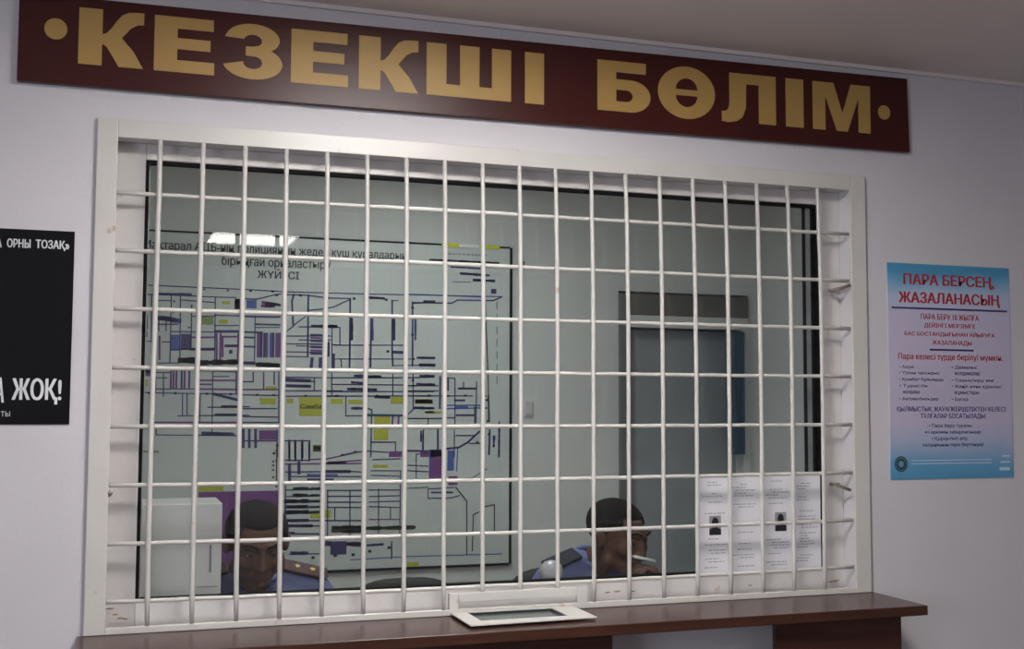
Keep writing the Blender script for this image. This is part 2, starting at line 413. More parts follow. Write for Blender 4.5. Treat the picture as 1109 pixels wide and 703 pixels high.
# ------------------------------------------------------------------ steel grille in front of the window
CX = [0.9908, 0.001, -0.0022, 0.0027, 0.9968, 0.0031, -0.0034, -0.0021, -0.0028, -0.0093]
CZ = [1.6083, -0.6018, 0.0038, 0.0075, 0.0005, -0.0011, 0.0, 0.0014, 0.0034, 0.0001]
def grid(i, j):
    """bar crossing (column i, row j): a hand-made grid, not quite regular"""
    a, b = i/9-1, j/4-1; x = z = 0.0; k = 0
    for p in range(4):
        for q in range(4-p):
            x += CX[k]*a**p*b**q; z += CZ[k]*a**p*b**q; k += 1
    return x, z
FO = dict(x0=-0.1495, x1=2.139, z0=0.9455, z1=2.244)
FI = dict(x0=-0.099, x1=2.084, z0=0.962, z1=2.196)
gr = thing('security_grille', 'white painted steel bar grille over the service window above the brown counter', 'grille', (1.0, 0, FO['z0']))
for q in ((FO['x0'], FO['z0'], FI['x0'], FO['z1']), (FI['x1'], FO['z0'], FO['x1'], FO['z1']), (FI['x0'], FI['z1'], FI['x1'], FO['z1']), (FI['x0'], FO['z0'], FI['x1'], FI['z0'])):
    obj('frame_bar', box(B(), q[0], -0.013, q[1], q[2], 0.0, q[3], 0.002), MT['grille'], gr)
TX0, TX1, TZ1 = 0.785, 1.192, 1.006            # pass-through frame
def wob(s): return random.uniform(-s, s)
for i in range(19):
    z0 = FI['z0'] if not 7.5 < i < 10.7 else TZ1-0.004
    pts = []
    for j in [-0.05]+[k*0.5 for k in range(0, 18)]:
        x, z = grid(i, min(j, 8)); z = z if j > 0 else FI['z1']+0.002
        if j > 8: z = z0
        if z < z0: z = z0
        if j == 0: continue
        pts.append((x+wob(0.0005), -0.0065, z))
    if pts[-1][2] > z0+1e-4: pts.append((pts[-1][0], -0.0065, z0))
    while len(pts) > 2 and abs(pts[-1][2]-pts[-2][2]) < 1e-4: pts.pop()
    obj('vertical_bar', tube(B(), pts, 0.0063, 8), MT['grille'], gr, smooth=True)
welds = B()
for j in range(1, 9):
    pts = [(FI['x0']-0.002, 0.0035, grid(-0.9, j)[1])]
    for k in range(0, 37):
        x, z = grid(k/2, j); pts.append((x, 0.0035, z+wob(0.0007)))
        if k % 2 == 0: ell(welds, (x, -0.004, z), (0.0085, 0.008, 0.0075), sub=1)
    pts.append((FI['x1']+0.002, 0.0035, grid(18.9, j)[1]))
    obj('horizontal_bar', tube(B(), pts, 0.0056, 8), MT['grille'], gr, smooth=True)
stuff(obj('weld_beads', welds, MT['grille'], gr, smooth=True))
# pass-through frame welded into the lower edge
bm = B()
box(bm, TX0, -0.014, FI['z0']-0.016, TX0+0.026, 0.004, TZ1, 0.002); box(bm, TX1-0.031, -0.014, FI['z0']-0.016, TX1, 0.004, TZ1, 0.002)
box(bm, TX0+0.026, -0.014, TZ1-0.026, TX1-0.031, 0.004, TZ1, 0.002)
obj('hatch_frame', bm, MT['grille'], gr)
for (a, b) in (((904, 314), (920, 309)), ((905, 525), (920, 531))):
    p, q = at(*a, 0.012), at(*b, 0.0)
    o = obj('anchor_bolt', tube(B(), [(p.x, 0.04, p.z-.001), (p.x+0.004, 0.012, p.z), (q.x, -0.006, q.z)], [0.0055, 0.0055, 0.0048], 8), MT['steel'], gr, smooth=True)
    obj('bolt_head', tube(B(), [(p.x+0.006, 0.011, p.z-0.001), (p.x+0.003, 0.003, p.z-0.001)], 0.0085, 6), MT['steel'], o)
obj('anchor_bolt', tube(B(), [(-0.103, 0.03, 1.287), (-0.099, 0.0, 1.290), (-0.094, -0.015, 1.296)], 0.006, 8), MT['steel'], gr, smooth=True)
# rusty chips near the lower corners
bm = B()
for (x, z, r) in ((-0.088, 1.0, .009), (-0.075, 0.985, .007), (-0.062, 0.975, .008), (-0.05, 0.972, .006), (1.28, 0.976, .008), (1.31, 0.978, .01), (1.36, 0.976, .007), (2.05, 0.976, .012), (2.035, 0.974, .01), (1.75, 0.975, .007)):
    ell(bm, (x, 0.0495, z), (r*1.3, 0.0012, r*0.32), sub=1)
obj('rust_chips', bm, mat('rust_stain', (.34, .24, .18), .8), win, smooth=True)

# ------------------------------------------------------------------ transfer tray
CZT = 0.945
t = thing('transfer_tray', 'white steel money tray with dark recess under the grille hatch', 'tray', (0.95, -0.1, CZT))
def ring(bm, o, i, z0, z1):
    for z, fl in ((z0, True), (z1, False)):
        a = [bm.verts.new((x, y, z)) for x, y in o]; b = [bm.verts.new((x, y, z)) for x, y in i]
        for k in range(4):
            f = [a[k], a[(k+1) % 4], b[(k+1) % 4], b[k]]; bm.faces.new(f[::-1] if fl else f)
        if fl: A, Bv = a, b
    for k in range(4):
        bm.faces.new((A[k], A[(k+1) % 4], a[(k+1) % 4], a[k])); bm.faces.new((b[k], b[(k+1) % 4], Bv[(k+1) % 4], Bv[k]))
bm = B(); ring(bm, [(0.788, -0.205), (1.146, -0.190), (1.146, -0.0145), (0.788, -0.0145)], [(0.833, -0.150), (1.078, -0.150), (1.078, -0.018), (0.833, -0.018)], 0.9515, 0.9545)
obj('rim', bm, MT['grille'], t)
bm = B()
for q in ((0.833, -0.150, 0.836, -0.018), (1.075, -0.150, 1.078, -0.018), (0.836, -0.150, 1.075, -0.147), (0.836, -0.021, 1.075, -0.018)):
    box(bm, q[0], q[1], CZT, q[2], q[3], 0.9515)
obj('recess_wall', bm, MT['black_plastic'], t)
obj('recess_floor', box(B(), 0.836, -0.147, CZT, 1.075, -0.021, CZT+0.001), mat('green_grey_tray_floor', (0.10, 0.125, 0.125), 0.25), t)

# ------------------------------------------------------------------ counter
t = thing('counter', 'brown laminate counter running along the wall under the service window', 'counter', (1.0, -0.13, 0))
bm = B()
box(bm, -0.165, -0.262, CZT-0.028, 2.15, -0.0005, CZT, 0.0025)
obj('worktop', bm, MT['wood'], t)
for (a, b) in ((-0.12, 1.176), (1.671, 2.087)):
    obj('support_panel', box(B(), a, -0.222, 0.0, b, -0.204, CZT-0.0282, 0.001), MT['wood'], t)
for x in (-0.12, 1.158, 2.069):
    obj('side_panel', box(B(), x, -0.203, 0.0, x+0.018, -0.001, CZT-0.0282, 0.001), MT['wood'], t)

# ------------------------------------------------------------------ sign board
SY = -0.022
sg = thing('sign_board', 'long maroon sign board with ochre letters high on the wall above the window', 'sign', (0.98, 0, 2.32))
bm = B()
c = [(-0.341, 2.318), (2.303, 2.331), (2.298, 2.570), (-0.341, 2.543)]
f = [bm.verts.new((x, SY, z)) for x, z in c]; b = [bm.verts.new((x, -0.0005, z)) for x, z in c]
bm.faces.new(f); bm.faces.new(b[::-1])
for k in range(4): bm.faces.new((f[(k+1) % 4], f[k], b[k], b[(k+1) % 4]))
bmesh.ops.bevel(bm, geom=bm.edges[:], offset=0.0015, segments=1, affect='EDGES')
obj('board', bm, MT['sign'], sg)
def arc(cx, cy, rx, ry, a0, a1, n=14):
    return [(cx+rx*math.cos(math.radians(a0+(a1-a0)*k/n)), cy+ry*math.sin(math.radians(a0+(a1-a0)*k/n))) for k in range(n+1)]
def rect(a, b, c, d): return [(a, b), (a, d), (c, d), (c, b)]
K = [[(0, 0), (0, 1), (.36, 1), (.36, .56), (.42, .58), (.5, .68), (.58, .82), (.66, .93), (.76, .985), (.9, 1), (1, 1), (1, .79), (.9, .775), (.8, .71), (.72, .6), (.66, .52), (.74, .42), (.84, .3), (1, 0), (.62, 0), (.5, .22), (.43, .34), (.36, .39), (.36, 0)]]
E_ = [[(0, 0), (0, 1), (.98, 1), (.98, .79), (.38, .79), (.38, .62), (.93, .62), (.93, .42), (.38, .42), (.38, .22), (1, .22), (1, 0)]]
Z_ = [[(.03, .74)] + arc(.5, .735, .45, .275, 165, -45, 18) + arc(.5, .295, .5, .305, 52, -168, 20) + [(.34, .31)] + arc(.5, .30, .16, .12, -165, 70) + [(.38, .42), (.38, .585), (.5, .59)] + arc(.5, .70, .15, .11, -50, 160) + [(.35, .72)]]
SH = [[(0, 0), (0, 1), (.23, 1), (.23, .23), (.39, .23), (.39, 1), (.62, 1), (.62, .23), (.77, .23), (.77, 1), (1, 1), (1, 0)]]
I_ = [rect(0, 0, 1, 1)]
BE = [[(0, 0), (0, 1), (.91, 1), (.91, .78), (.35, .78), (.35, .64)] + arc(.62, .32, .38, .32, 90, -90), [(.35, .43)] + arc(.54, .315, .12, .115, 90, -90) + [(.35, .20)]]
OE = [arc(.5, .5, .5, .53, 0, 350, 35), arc(.5, .56, .19, .23, 0, 180), arc(.5, .44, .19, .23, 180, 360)]
EL = [[(.14, 1), (1, 1), (1, 0), (.68, 0), (.68, .79), (.45, .79), (.44, .3), (.38, .11), (.28, .02), (.12, -.02), (0, 0), (0, .2), (.08, .21), (.125, .28), (.14, .4)]]
EM = [[(0, 0), (0, 1), (.36, 1), (.51, .38), (.66, 1), (1, 1), (1, 0), (.79, 0), (.79, .72), (.6, 0), (.41, 0), (.215, .72), (.215, 0)]]
for L, a, b in ((K, -.2, -.043), (E_, -.017, .134), (Z_, .155, .31), (E_, .333, .487), (K, .516, .682), (SH, .706, .953), (I_, .995, 1.053),
                (BE, 1.219, 1.389), (OE, 1.413, 1.603), (EL, 1.626, 1.813), (I_, 1.848, 1.911), (EM, 1.944, 2.155)):
    def zb(x): return 2.374+(x+.2)/2.355*.005
    def zt(x): return 2.519+(x+.2)/2.355*.012
    L2 = [[(a+u*(b-a), zb(a+u*(b-a))+v*(zt(a+u*(b-a))-zb(a+u*(b-a)))) for u, v in q] for q in L]
    bm = poly_bm(L2, 0.0012); bm.transform(Matrix.Translation((0, SY-0.0008, 0))); obj('letter', bm, MT['gold'], sg)
for x, z, r in ((-.254, 2.457, .027), (2.207, 2.452, .023)):
    bm = poly_bm([arc(x, z, r, r, 0, 350, 35)], 0.0012); bm.transform(Matrix.Translation((0, SY-0.0008, 0))); obj('dot', bm, MT['gold'], sg)

# ------------------------------------------------------------------ posters on the hall wall
def lettering(name, items, y, m, parent):
    for it in items:
        bm = B(); text_into(bm, it[0], it[1], it[2], it[3], it[4], y, it[5] if len(it) > 5 else 0)
        obj(name, bm, m, parent)
pl = thing('poster', 'black poster with white condensed lettering at the left edge of the picture', 'poster', (-0.45, 0, 1.465))
obj('sheet', box(B(), -0.72, -0.003, 1.466, -0.196, -0.0004, 1.949), ramp_mat('dark_poster_print', 0, -0.12, 0.30, [(0, (.006, .011, .013)), (.35, (.006, .012, .016)), (.5, (.014, .036, .044)), (.62, (.007, .007, .009)), (1, (.005, .005, .007))], 0.6, 0.22, 5, 0.12), pl)
def pbox(x0, y0, x1, y1, Y=0.0):
    """bounding box on the wall of a box on the photograph (mean of its edges)"""
    a, b, c, d = at(x0, y0, Y), at(x1, y0, Y), at(x0, y1, Y), at(x1, y1, Y)
    return (a.x+c.x)/2, (b.x+d.x)/2, (c.z+d.z)/2, (a.z+b.z)/2
q = [(s,)+pbox(*b)+(o,) for s, b, o in (('А', (-4, 258, 2, 268), .02), ('ОРНЫ', (8, 259, 33, 268.5), .03), ('ТОЗАҚ»', (39, 260.5, 75, 271.5), .03),
     ('А', (-4, 409, 4, 436), .025), ('ЖОҚ!', (13.5, 410, 66, 438), .025), ('ТЫ', (1, 445.5, 11, 451), 0))]
lettering('lettering', q, -0.0036, MT['white_print'], pl)

pr_ = thing('poster', 'pale blue and lilac poster with red headline on the wall right of the window', 'poster', (2.46, 0, 1.289))
obj('sheet', box(B(), 2.223, -0.003, 1.289, 2.698, -0.0004, 1.975), ramp_mat('poster_print', 2, 0.0, 0.686, [(0, (.06, .26, .46)), (.1, (.13, .34, .53)), (.2, (.40, .45, .62)), (.3, (.54, .49, .63)), (.8, (.56, .51, .66)), (.9, (.42, .52, .68)), (.97, (.15, .38, .58)), (1, (.08, .3, .5))], 0.35, 0.05, 7), pr_)
def P1(z): return lambda x0, y0, x1, y1: pbox(955+x0/5.86, 280+y0/5.86, 955+x1/5.86, 280+y1/5.86)
def P2(x0, y0, x1, y1): return pbox(955+x0/5.407, 395+y0/5.407, 955+x1/5.407, 395+y1/5.407)
P1 = P1(0)
red = [('ПАРА БЕРСЕҢ,', P1(135, 108, 705, 190), .045), ('ЖАЗАЛАНАСЫҢ', P1(105, 222, 740, 304), .045),
       ('ПАРА БЕРУ 10 ЖЫЛҒА', P1(243, 356, 610, 392), .02), ('ДЕЙІНГІ МЕРЗІМГЕ', P1(265, 408, 587, 446), .02), ('БАС БОСТАНДЫҒЫНАН АЙЫРУҒА', P1(140, 464, 710, 500), .02),
       ('ЖАЗАЛАНАДЫ', P1(315, 522, 565, 556), .02), ('Пара келесі түрде берілуі мүмкін:', P1(100, 606, 760, 655), .02)]
lettering('red_lettering', [(s,)+b+(o,) for s, b, o in red], -0.0036, MT['red_print'], pr_)
nav = [('• Ақша', P2(98, 2, 182, 24), .01), ('• Үлкен тапсырыс', P2(98, 38, 335, 62), .01), ('• Қымбат бұйымдар', P2(98, 76, 357, 100), .01), ('• Туристік', P2(98, 114, 266, 138), .01), ('жолдама', P2(118, 152, 216, 174), .01), ('• Автомобильдер', P2(98, 190, 327, 214), .01),
       ('• Демалыс', P2(405, 6, 556, 30), .01), ('жолдамалар', P2(420, 44, 570, 68), .01), ('• Сауықтыру емі', P2(405, 82, 650, 106), .01), ('• Жеңіл және құрылыс', P2(405, 118, 697, 143), .01), ('жұмыстары', P2(420, 156, 565, 180), .01), ('• Басқа', P2(405, 192, 500, 216), .01),
       ('• Пара беру туралы', P2(272, 346, 522, 372), .01), ('өз еркімен хабарлағандар', P2(248, 384, 577, 408), .01), ('• Қорқытып алу', P2(288, 420, 497, 448), .01), ('салдарынан пара бергендер', P2(235, 457, 592, 483), .01)]
lettering('navy_lettering', [(s,)+b+(o,) for s, b, o in nav], -0.0036, MT['navy_print'], pr_)
pur = [('ҚЫЛМЫСТЫҚ ЖАУАПКЕРШІЛІКТЕН КЕЛЕСІ', P2(85, 246, 722, 280), .02), ('ТҰЛҒАЛАР БОСАТЫЛАДЫ:', P2(222, 286, 605, 320), .02)]
lettering('indigo_lettering', [(s,)+b+(o,) for s, b, o in pur], -0.0036, mat('indigo_print', (.07, .03, .2), .6), pr_)
def prect(bm, x0, x1, z0, z1, y): quad(bm, [(x0, y, z0), (x1, y, z0), (x1, y, z1), (x0, y, z1)])
bm = B(); prect(bm, *P1(58, 318, 790, 330), -0.0034); prect(bm, *P1(300, 576, 578, 588), -0.0034)
obj('ruled_lines', bm, MT['navy_print'], pr_)
bm = B()
for y0 in (556, 574): prect(bm, *P2(170, y0, 640, y0+5), -0.0034)
for y0, a in ((530, 700), (565, 690), (600, 685)): prect(bm, *P2(a, y0, 745, y0+(8 if y0 < 600 else 18)), -0.0034)
obj('small_print', bm, MT['pale_print'], pr_)
x0, x1, z0, z1 = P2(66, 536, 152, 628); cx, cz, r = (x0+x1)/2, (z0+z1)/2, (z1-z0)/2
bm = poly_bm([arc(cx, cz, r, r, 0, 350, 35), arc(cx, cz, r*.82, r*.82, 0, 350, 35)], .0002); bm.transform(Matrix.Translation((0, -.0036, 0)))
t2 = poly_bm([arc(cx, cz, r*.76, r*.76, 0, 350, 35), [(cx+r*(.52 if k % 2 else .3)*math.cos(k*PI/8), cz+r*(.52 if k % 2 else .3)*math.sin(k*PI/8)) for k in range(16)]], .0002); t2.transform(Matrix.Translation((0, -.0036, 0))); merge(bm, t2)
obj('emblem', bm, mat('emblem_print', (.03, .06, .07), .6), pr_)

# ------------------------------------------------------------------ notices taped on the glass
NY = 0.0655
for k, (xa, xb, lab) in enumerate(((1.586, 1.797, 'left one of the two white notice sheets with small portraits on the glass'), (1.801, 2.010, 'right one of the two white notice sheets with small portraits on the glass'))):
    t = thing('notice_sheet', lab, 'notice', ((xa+xb)/2, NY, 1.004), 'notice sheets on the service window')
    obj('sheet', box(B(), xa, NY, 1.004, xb, NY+0.0006, 1.302), MT['paper'], t)
    bm = B(); rr = random.Random(11+k); wd = xb-xa
    for cx0, cx1 in ((xa+.012, xa+wd*.47), (xa+wd*.53, xb-.012)):
        z = 1.285
        while z > 1.03:
            if rr.random() < .62 and not (1.12 < z < 1.19 and cx0 < xa+.05):
                a = cx0+rr.uniform(0, .03); e = cx1-rr.uniform(0, .04)
                while a < e:
                    l = rr.uniform(.006, .018); prect(bm, a, min(a+l, e), z, z+.003, NY-.0004); a += l+.003
            z -= .0085
    stuff(obj('printed_lines', bm, mat('faded_print', (.36, .36, .40), .6), t))
    px0 = xa+.034+.012*k; pz = 1.158 if k == 0 else 1.163
    bm = B(); prect(bm, px0, px0+.04, pz-.03, pz+.028, NY-.0003); obj('portrait_ground', bm, mat('portrait_grey', (.3, .3, .31), .6), t)
    bm = poly_bm([[(px0, pz-.03), (px0+.04, pz-.03), (px0+.04, pz-.014), (px0+.026, pz-.006), (px0+.014, pz-.006), (px0, pz-.014)]], .0001); t3 = poly_bm([arc(px0+.02, pz+.008, .011, .015, 0, 350, 20)], .0001); merge(bm, t3)
    bm.transform(Matrix.Translation((0, NY-.0006, 0))); obj('portrait', bm, MT['black_print'], t)

# ------------------------------------------------------------------ street map on the office wall
MY = RY-0.012
mp = thing('wall_map', 'large pale street map with dark lines and yellow labels on the office wall', 'map', (0.7, RY, 0.768))
MX0, MX1, MZ0, MZ1 = -0.34, 1.702, 0.768, 2.272
obj('board', box(B(), MX0, MY, MZ0, MX1, RY-0.0005, MZ1, 0.001), MT['map'], mp)
bm = B()
for q in ((MX1-.006, MZ0, MX1+.006, MZ1), (MX0, MZ0-.006, MX1-.006, MZ0+.005), (MX0, MZ1-.004, MX1-.006, MZ1+.004)): box(bm, q[0], MY-.003, q[1], q[2], RY-.0005, q[3])
obj('edge_strip', bm, MT['gasket'], mp)
a, b = at(478, 265.5, MY-.004), at(497, 266, MY-.004); c_, d_ = at(519, 266.8, MY-.004), at(541, 267.5, MY-.004)
for p, q, m in ((a, b, 'tape'), (b, c_, 'whitetape'), (c_, d_, 'tape')):  # short yellow and white strips along the top edge of the map
    obj('tape_strip', box(B(), p.x, MY-.006, MZ1-.010, q.x, MY-.0005, MZ1+.007), MT[m], mp)
BLK = dict(A=(150, 305, 7.033), B=(250, 305, 7.033), C=(350, 305, 7.033), D=(440, 260, 7.033), E=(150, 395, 7.033), F=(250, 395, 7.033),
           G=(350, 395, 7.033), H=(440, 395, 7.033), I=(290, 480, 7.033), J=(380, 480, 5.022), K=(290, 560, 6.93))
PRN = {k: B() for k in 'nbptkyg'}
LAY = dict(y=-.0006, g=-.0005, p=-.0009, b=-.0012, t=-.0014, n=-.0016, k=-.0018)
mrng = random.Random(3)
def mpt(blk, x, y):
    o = BLK[blk]; v = at(o[0]+x/o[2], o[1]+y/o[2], MY); return v.x, v.z
def mline(c, blk, wd, pts):
    P = [Vector(mpt(blk, *p)) for p in pts]; h = wd*0.00047
    for p, q in zip(P, P[1:]):
        d = (q-p)
        if d.length < 1e-5: continue
        d.normalize(); nn = Vector((-d.y, d.x))*h; p2, q2 = p-d*h, q+d*h; y = MY+LAY[c]
        quad(PRN[c], [(v.x, y, v.y) for v in (p2-nn, q2-nn, q2+nn, p2+nn)])
def mrect(c, blk, x0, y0, x1, y1):
    (a, z1), (b, z0) = mpt(blk, x0, y0), mpt(blk, x1, y1); prect(PRN[c], a, b, z0, z1, MY+LAY[c])
def mdots(c, blk, pts, r=8):
    for x, y in pts: mrect(c, blk, x-r, y-r*.8, x+r, y+r*.8)
def mword(c, blk, x0, y0, x1, y1, h=14):
    """an unreadable street name: a row of short strokes"""
    L = math.hypot(x1-x0, y1-y0); s = 0
    while s < L:
        l = mrng.uniform(8, 20); e = min(s+l, L); t0, t1 = s/L, e/L
        mline(c, blk, h*mrng.uniform(.6, 1), [(x0+(x1-x0)*t0, y0+(y1-y0)*t0), (x0+(x1-x0)*t1, y0+(y1-y0)*t1)]); s = e+5
def LN(c, blk, w_, *lines):
    for l in lines: mline(c, blk, w_, l)
# block A/B/C: upper streets
LN('n', 'A', 5, [(20, 25), (400, 42), (844, 62), (1110, 78), (1700, 94), (2770, 115)], [(35, 97), (110, 100)], [(100, 97), (100, 450)], [(30, 455), (100, 455)], [(150, 100), (440, 110)], [(470, 115), (740, 122)],
   [(250, 105), (240, 615)], [(320, 115), (315, 615)], [(405, 180), (400, 520)], [(585, 120), (580, 600)], [(150, 145), (240, 145)], [(330, 140), (580, 160)], [(405, 265), (575, 265)], [(580, 255), (770, 262)],
   [(150, 325), (300, 325)], [(580, 335), (770, 335)], [(245, 380), (580, 385)], [(155, 280), (155, 375)], [(210, 285), (210, 375)], [(250, 520), (400, 515)], [(150, 620), (310, 620)], [(180, 460), (240, 460)], [(400, 515), (570, 515)])
LN('n', 'A', 13, [(590, 380), (760, 380)], [(665, 490), (760, 490)], [(400, 515), (570, 515)])
LN('p', 'A', 9, [(640, 420), (760, 420)], [(760, 400), (755, 620)], [(640, 420), (640, 570)], [(595, 400), (595, 590)], [(625, 400), (622, 590)], [(160, 420), (160, 590)], [(405, 425), (570, 425)])
for x in range(255, 312, 14): LN('b', 'A', 8, [(x, 412), (x-2, 520)])
for x in range(332, 402, 15): LN('n', 'A', 8, [(x, 405), (x-2, 515)])
mword('b', 'A', 160, 95, 400, 97); mword('n', 'A', 55, 250, 55, 410, 18); mword('b', 'A', 150, 272, 310, 300, 22); mword('k', 'A', 320, 600, 410, 600, 30); mword('k', 'A', 470, 618, 755, 612, 26); mword('n', 'A', 150, 285, 240, 290, 14)
mrect('y', 'A', 635, 148, 700, 172); mrect('y', 'A', 610, 288, 680, 322); mrect('g', 'A', 480, 270, 570, 330); mrect('p', 'A', 735, 130, 770, 210); mrect('p', 'A', 20, 668, 90, 700); mrect('n', 'A', 690, 520, 715, 550)
mdots('n', 'A', [(265, 235), (270, 150), (385, 350), (405, 185), (500, 60), (680, 68), (65, 100)])
LN('n', 'B', 6, [(105, 130), (195, 135), (340, 100), (380, 95)], [(425, 100), (590, 105), (735, 125), (844, 128), (912, 130)], [(475, 340), (430, 375)], [(475, 335), (570, 265)], [(590, 220), (690, 210), (780, 195), (844, 165), (905, 138)])
LN('n', 'B', 9, [(480, 100), (465, 150), (475, 340)], [(590, 105), (585, 570)], [(105, 265), (370, 270)], [(190, 325), (370, 330)], [(110, 385), (235, 388)], [(105, 425), (180, 427)], [(105, 495), (180, 497)])
LN('n', 'B', 5, [(185, 260), (180, 600)], [(190, 350), (370, 350)], [(415, 415), (760, 415)], [(415, 475), (690, 475)], [(415, 535), (690, 540)], [(415, 570), (590, 575)], [(520, 345), (800, 345), (830, 352)], [(520, 445), (760, 445)], [(500, 490), (690, 495)], [(770, 345), (770, 650)], [(830, 350), (830, 480)], [(770, 480), (844, 485)])
for x, c in ((210, 'p'), (232, 'n'), (258, 'n'), (275, 'p'), (305, 'b'), (322, 'n'), (350, 'p'), (370, 'p')): LN(c, 'B', 13, [(x, 400), (x-2, 568)])
for k in range(7): LN('p' if k % 2 else 'n', 'B', 9, [(612, 405+k*24), (690, 407+k*24)])
mdots('k', 'B', [(350, 103), (425, 100), (530, 105), (735, 125), (150, 70), (318, 75)], 11)
mword('p', 'B', 245, 160, 370, 178, 18); mword('p', 'B', 240, 185, 330, 188, 16); mword('k', 'B', 205, 632, 360, 638, 26); mword('n', 'B', 620, 340, 800, 342, 18); mword('p', 'B', 105, 620, 175, 620, 20)
mrect('b', 'B', 120, 140, 195, 205); mrect('p', 'B', 30, 130, 70, 210)
LN('n', 'B', 16, [(740, 470), (740, 560)], [(780, 560), (780, 650)], [(618, 590), (612, 650)], [(682, 590), (680, 650)])
LN('n', 'C', 9, [(205, 135), (205, 240), (200, 650)], [(525, 145), (525, 540), (530, 640)], [(365, 280), (360, 650)], [(680, 160), (680, 640)])
LN('n', 'C', 5, [(525, 145), (570, 145)], [(680, 160), (844, 160)], [(80, 485), (610, 485)], [(90, 590), (670, 590)], [(530, 640), (844, 635)], [(135, 590), (140, 650)])
LN('n', 'C', 15, [(530, 537), (600, 540)], [(740, 635), (844, 636)])
mdots('k', 'C', [(235, 130), (480, 138), (680, 200), (680, 405), (685, 590), (492, 532), (35, 125)], 11)
for x in (218, 375, 540, 702): mword('b' if x in (702, 375) else 'n', 'C', x, 285, x, 440, 14)
mword('n', 'C', 350, 122, 460, 128, 14); mword('n', 'C', 720, 580, 844, 582, 14); mword('n', 'C', 770, 150, 844, 152, 12)
# block D/H: right edge
LN('b', 'D', 6, [(0, 412), (290, 422), (600, 437)]); LN('n', 'D', 7, [(50, 482), (140, 478), (345, 482), (390, 457), (660, 462), (720, 437)])
LN('k', 'D', 6, [(600, 460), (622, 1010), (630, 1370)])
for k in range(7): LN('n', 'D', 4, [(690, 470+k*95), (690, 525+k*95)])
mword('k', 'D', 180, 150, 700, 175, 12); mword('n', 'D', 340, 205, 560, 218, 10); LN('n', 'D', 3, [(350, 318), (490, 322)]); mword('n', 'D', 515, 305, 670, 312, 14); mword('n', 'D', 415, 255, 630, 270, 14); mrect('n', 'D', 645, 372, 685, 410)
LN('n', 'E', 5, [(15, 210), (100, 215), (440, 220), (600, 222), (760, 225)], [(130, 90), (130, 205)], [(130, 100), (215, 100)], [(190, 70), (190, 240)], [(130, 185), (440, 185)], [(565, 50), (560, 530)], [(335, 225), (335, 385)], [(370, 225), (370, 385)], [(300, 390), (840, 385)], [(470, 230), (465, 440)],
   [(135, 490), (135, 535), (750, 540)], [(530, 325), (844, 320)], [(470, 45), (740, 55)], [(565, 90), (690, 90)], [(130, 60), (240, 60)])
LN('n', 'E', 13, [(580, 225), (750, 268)], [(590, 382), (750, 382)], [(640, 320), (750, 320)])
LN('p', 'E', 8, [(460, 120), (740, 120)], [(465, 150), (560, 150)], [(460, 185), (750, 190)], [(745, 50), (745, 220)], [(120, 440), (750, 440)])
for x in (248, 268, 290, 330, 352, 388): LN('p' if x != 330 else 'n', 'E', 9, [(x, 40), (x-3, 180)])
mdots('k', 'E', [(80, 215), (280, 218), (520, 222), (700, 224)], 10); mword('b', 'E', 490, 522, 720, 526, 16); mword('g', 'E', 15, 662, 150, 664, 10); mrect('p', 'E', 15, 40, 90, 88); mrect('y', 'E', 22, 112, 72, 165)
LN('n', 'F', 6, [(95, 130), (170, 130), (170, 60)], [(330, 60), (330, 150)], [(95, 335), (350, 335)], [(95, 395), (360, 400)], [(95, 440), (360, 440)], [(365, 60), (365, 440)], [(420, 95), (690, 100)], [(420, 125), (640, 130)], [(420, 165), (600, 160)], [(420, 198), (844, 200)], [(635, 100), (635, 195)],
   [(95, 580), (350, 580)], [(350, 500), (355, 703)], [(415, 580), (600, 580), (600, 703)], [(95, 230), (360, 235)], [(420, 240), (844, 238)])
LN('p', 'F', 7, [(250, 60), (250, 190)], [(95, 190), (360, 190)])
for x in (445, 490, 545): LN('n', 'F', 10, [(x, 580), (x, 703)])
for x in (95, 140, 188): LN('n', 'F', 13, [(x, 500), (x, 625)])
LN('n', 'F', 14, [(420, 112), (600, 122)], [(430, 160), (600, 165)])
for q in ((265, 165, 350, 185), (225, 255, 340, 305), (425, 260, 475, 295), (520, 248, 692, 392), (625, 610, 690, 660)): mrect('y', 'F', *q)
mrect('p', 'F', 215, 500, 360, 572); mdots('k', 'F', [(200, 230), (325, 232), (570, 237), (805, 238), (330, 675), (355, 615)], 10)
mword('g', 'F', 225, 262, 340, 264, 10); mword('n', 'F', 640, 635, 685, 636, 10)
LN('n', 'G', 6, [(30, 100), (300, 100)], [(345, 100), (600, 100)], [(645, 100), (844, 95)], [(70, 150), (610, 155)], [(645, 160), (844, 155)], [(30, 205), (610, 205), (844, 205)], [(65, 60), (65, 235)], [(530, 60), (530, 230)], [(685, 60), (685, 330)], [(30, 240), (844, 238)], [(172, 240), (172, 390), (610, 388)],
   [(650, 375), (700, 325), (844, 330)], [(645, 410), (844, 410)], [(370, 590), (550, 590), (550, 660)], [(760, 500), (755, 650)], [(140, 690), (250, 665), (340, 658), (490, 668)], [(800, 410), (800, 450)])
LN('t', 'G', 8, [(345, 335), (370, 345), (362, 700)], [(340, 380), (610, 385)]); LN('p', 'G', 10, [(530, 395), (525, 460)], [(575, 395), (572, 460)], [(645, 655), (844, 660)])
for q in ((60, 260, 150, 300), (190, 268, 300, 300), (515, 245, 610, 300), (700, 262, 835, 298), (780, 352, 844, 372), (390, 390, 510, 460), (385, 490, 495, 575)): mrect('y', 'G', *q)
for a, b in (((240, 85), (300, 85)), ((345, 90), (440, 90)), ((220, 135), (300, 140)), ((190, 185), (400, 190)), ((740, 85), (844, 88)), ((720, 150), (844, 152)), ((700, 328), (844, 332)), ((400, 245), (500, 250)), ((220, 332), (300, 332))): mword('n', 'G', *a, *b, 15)
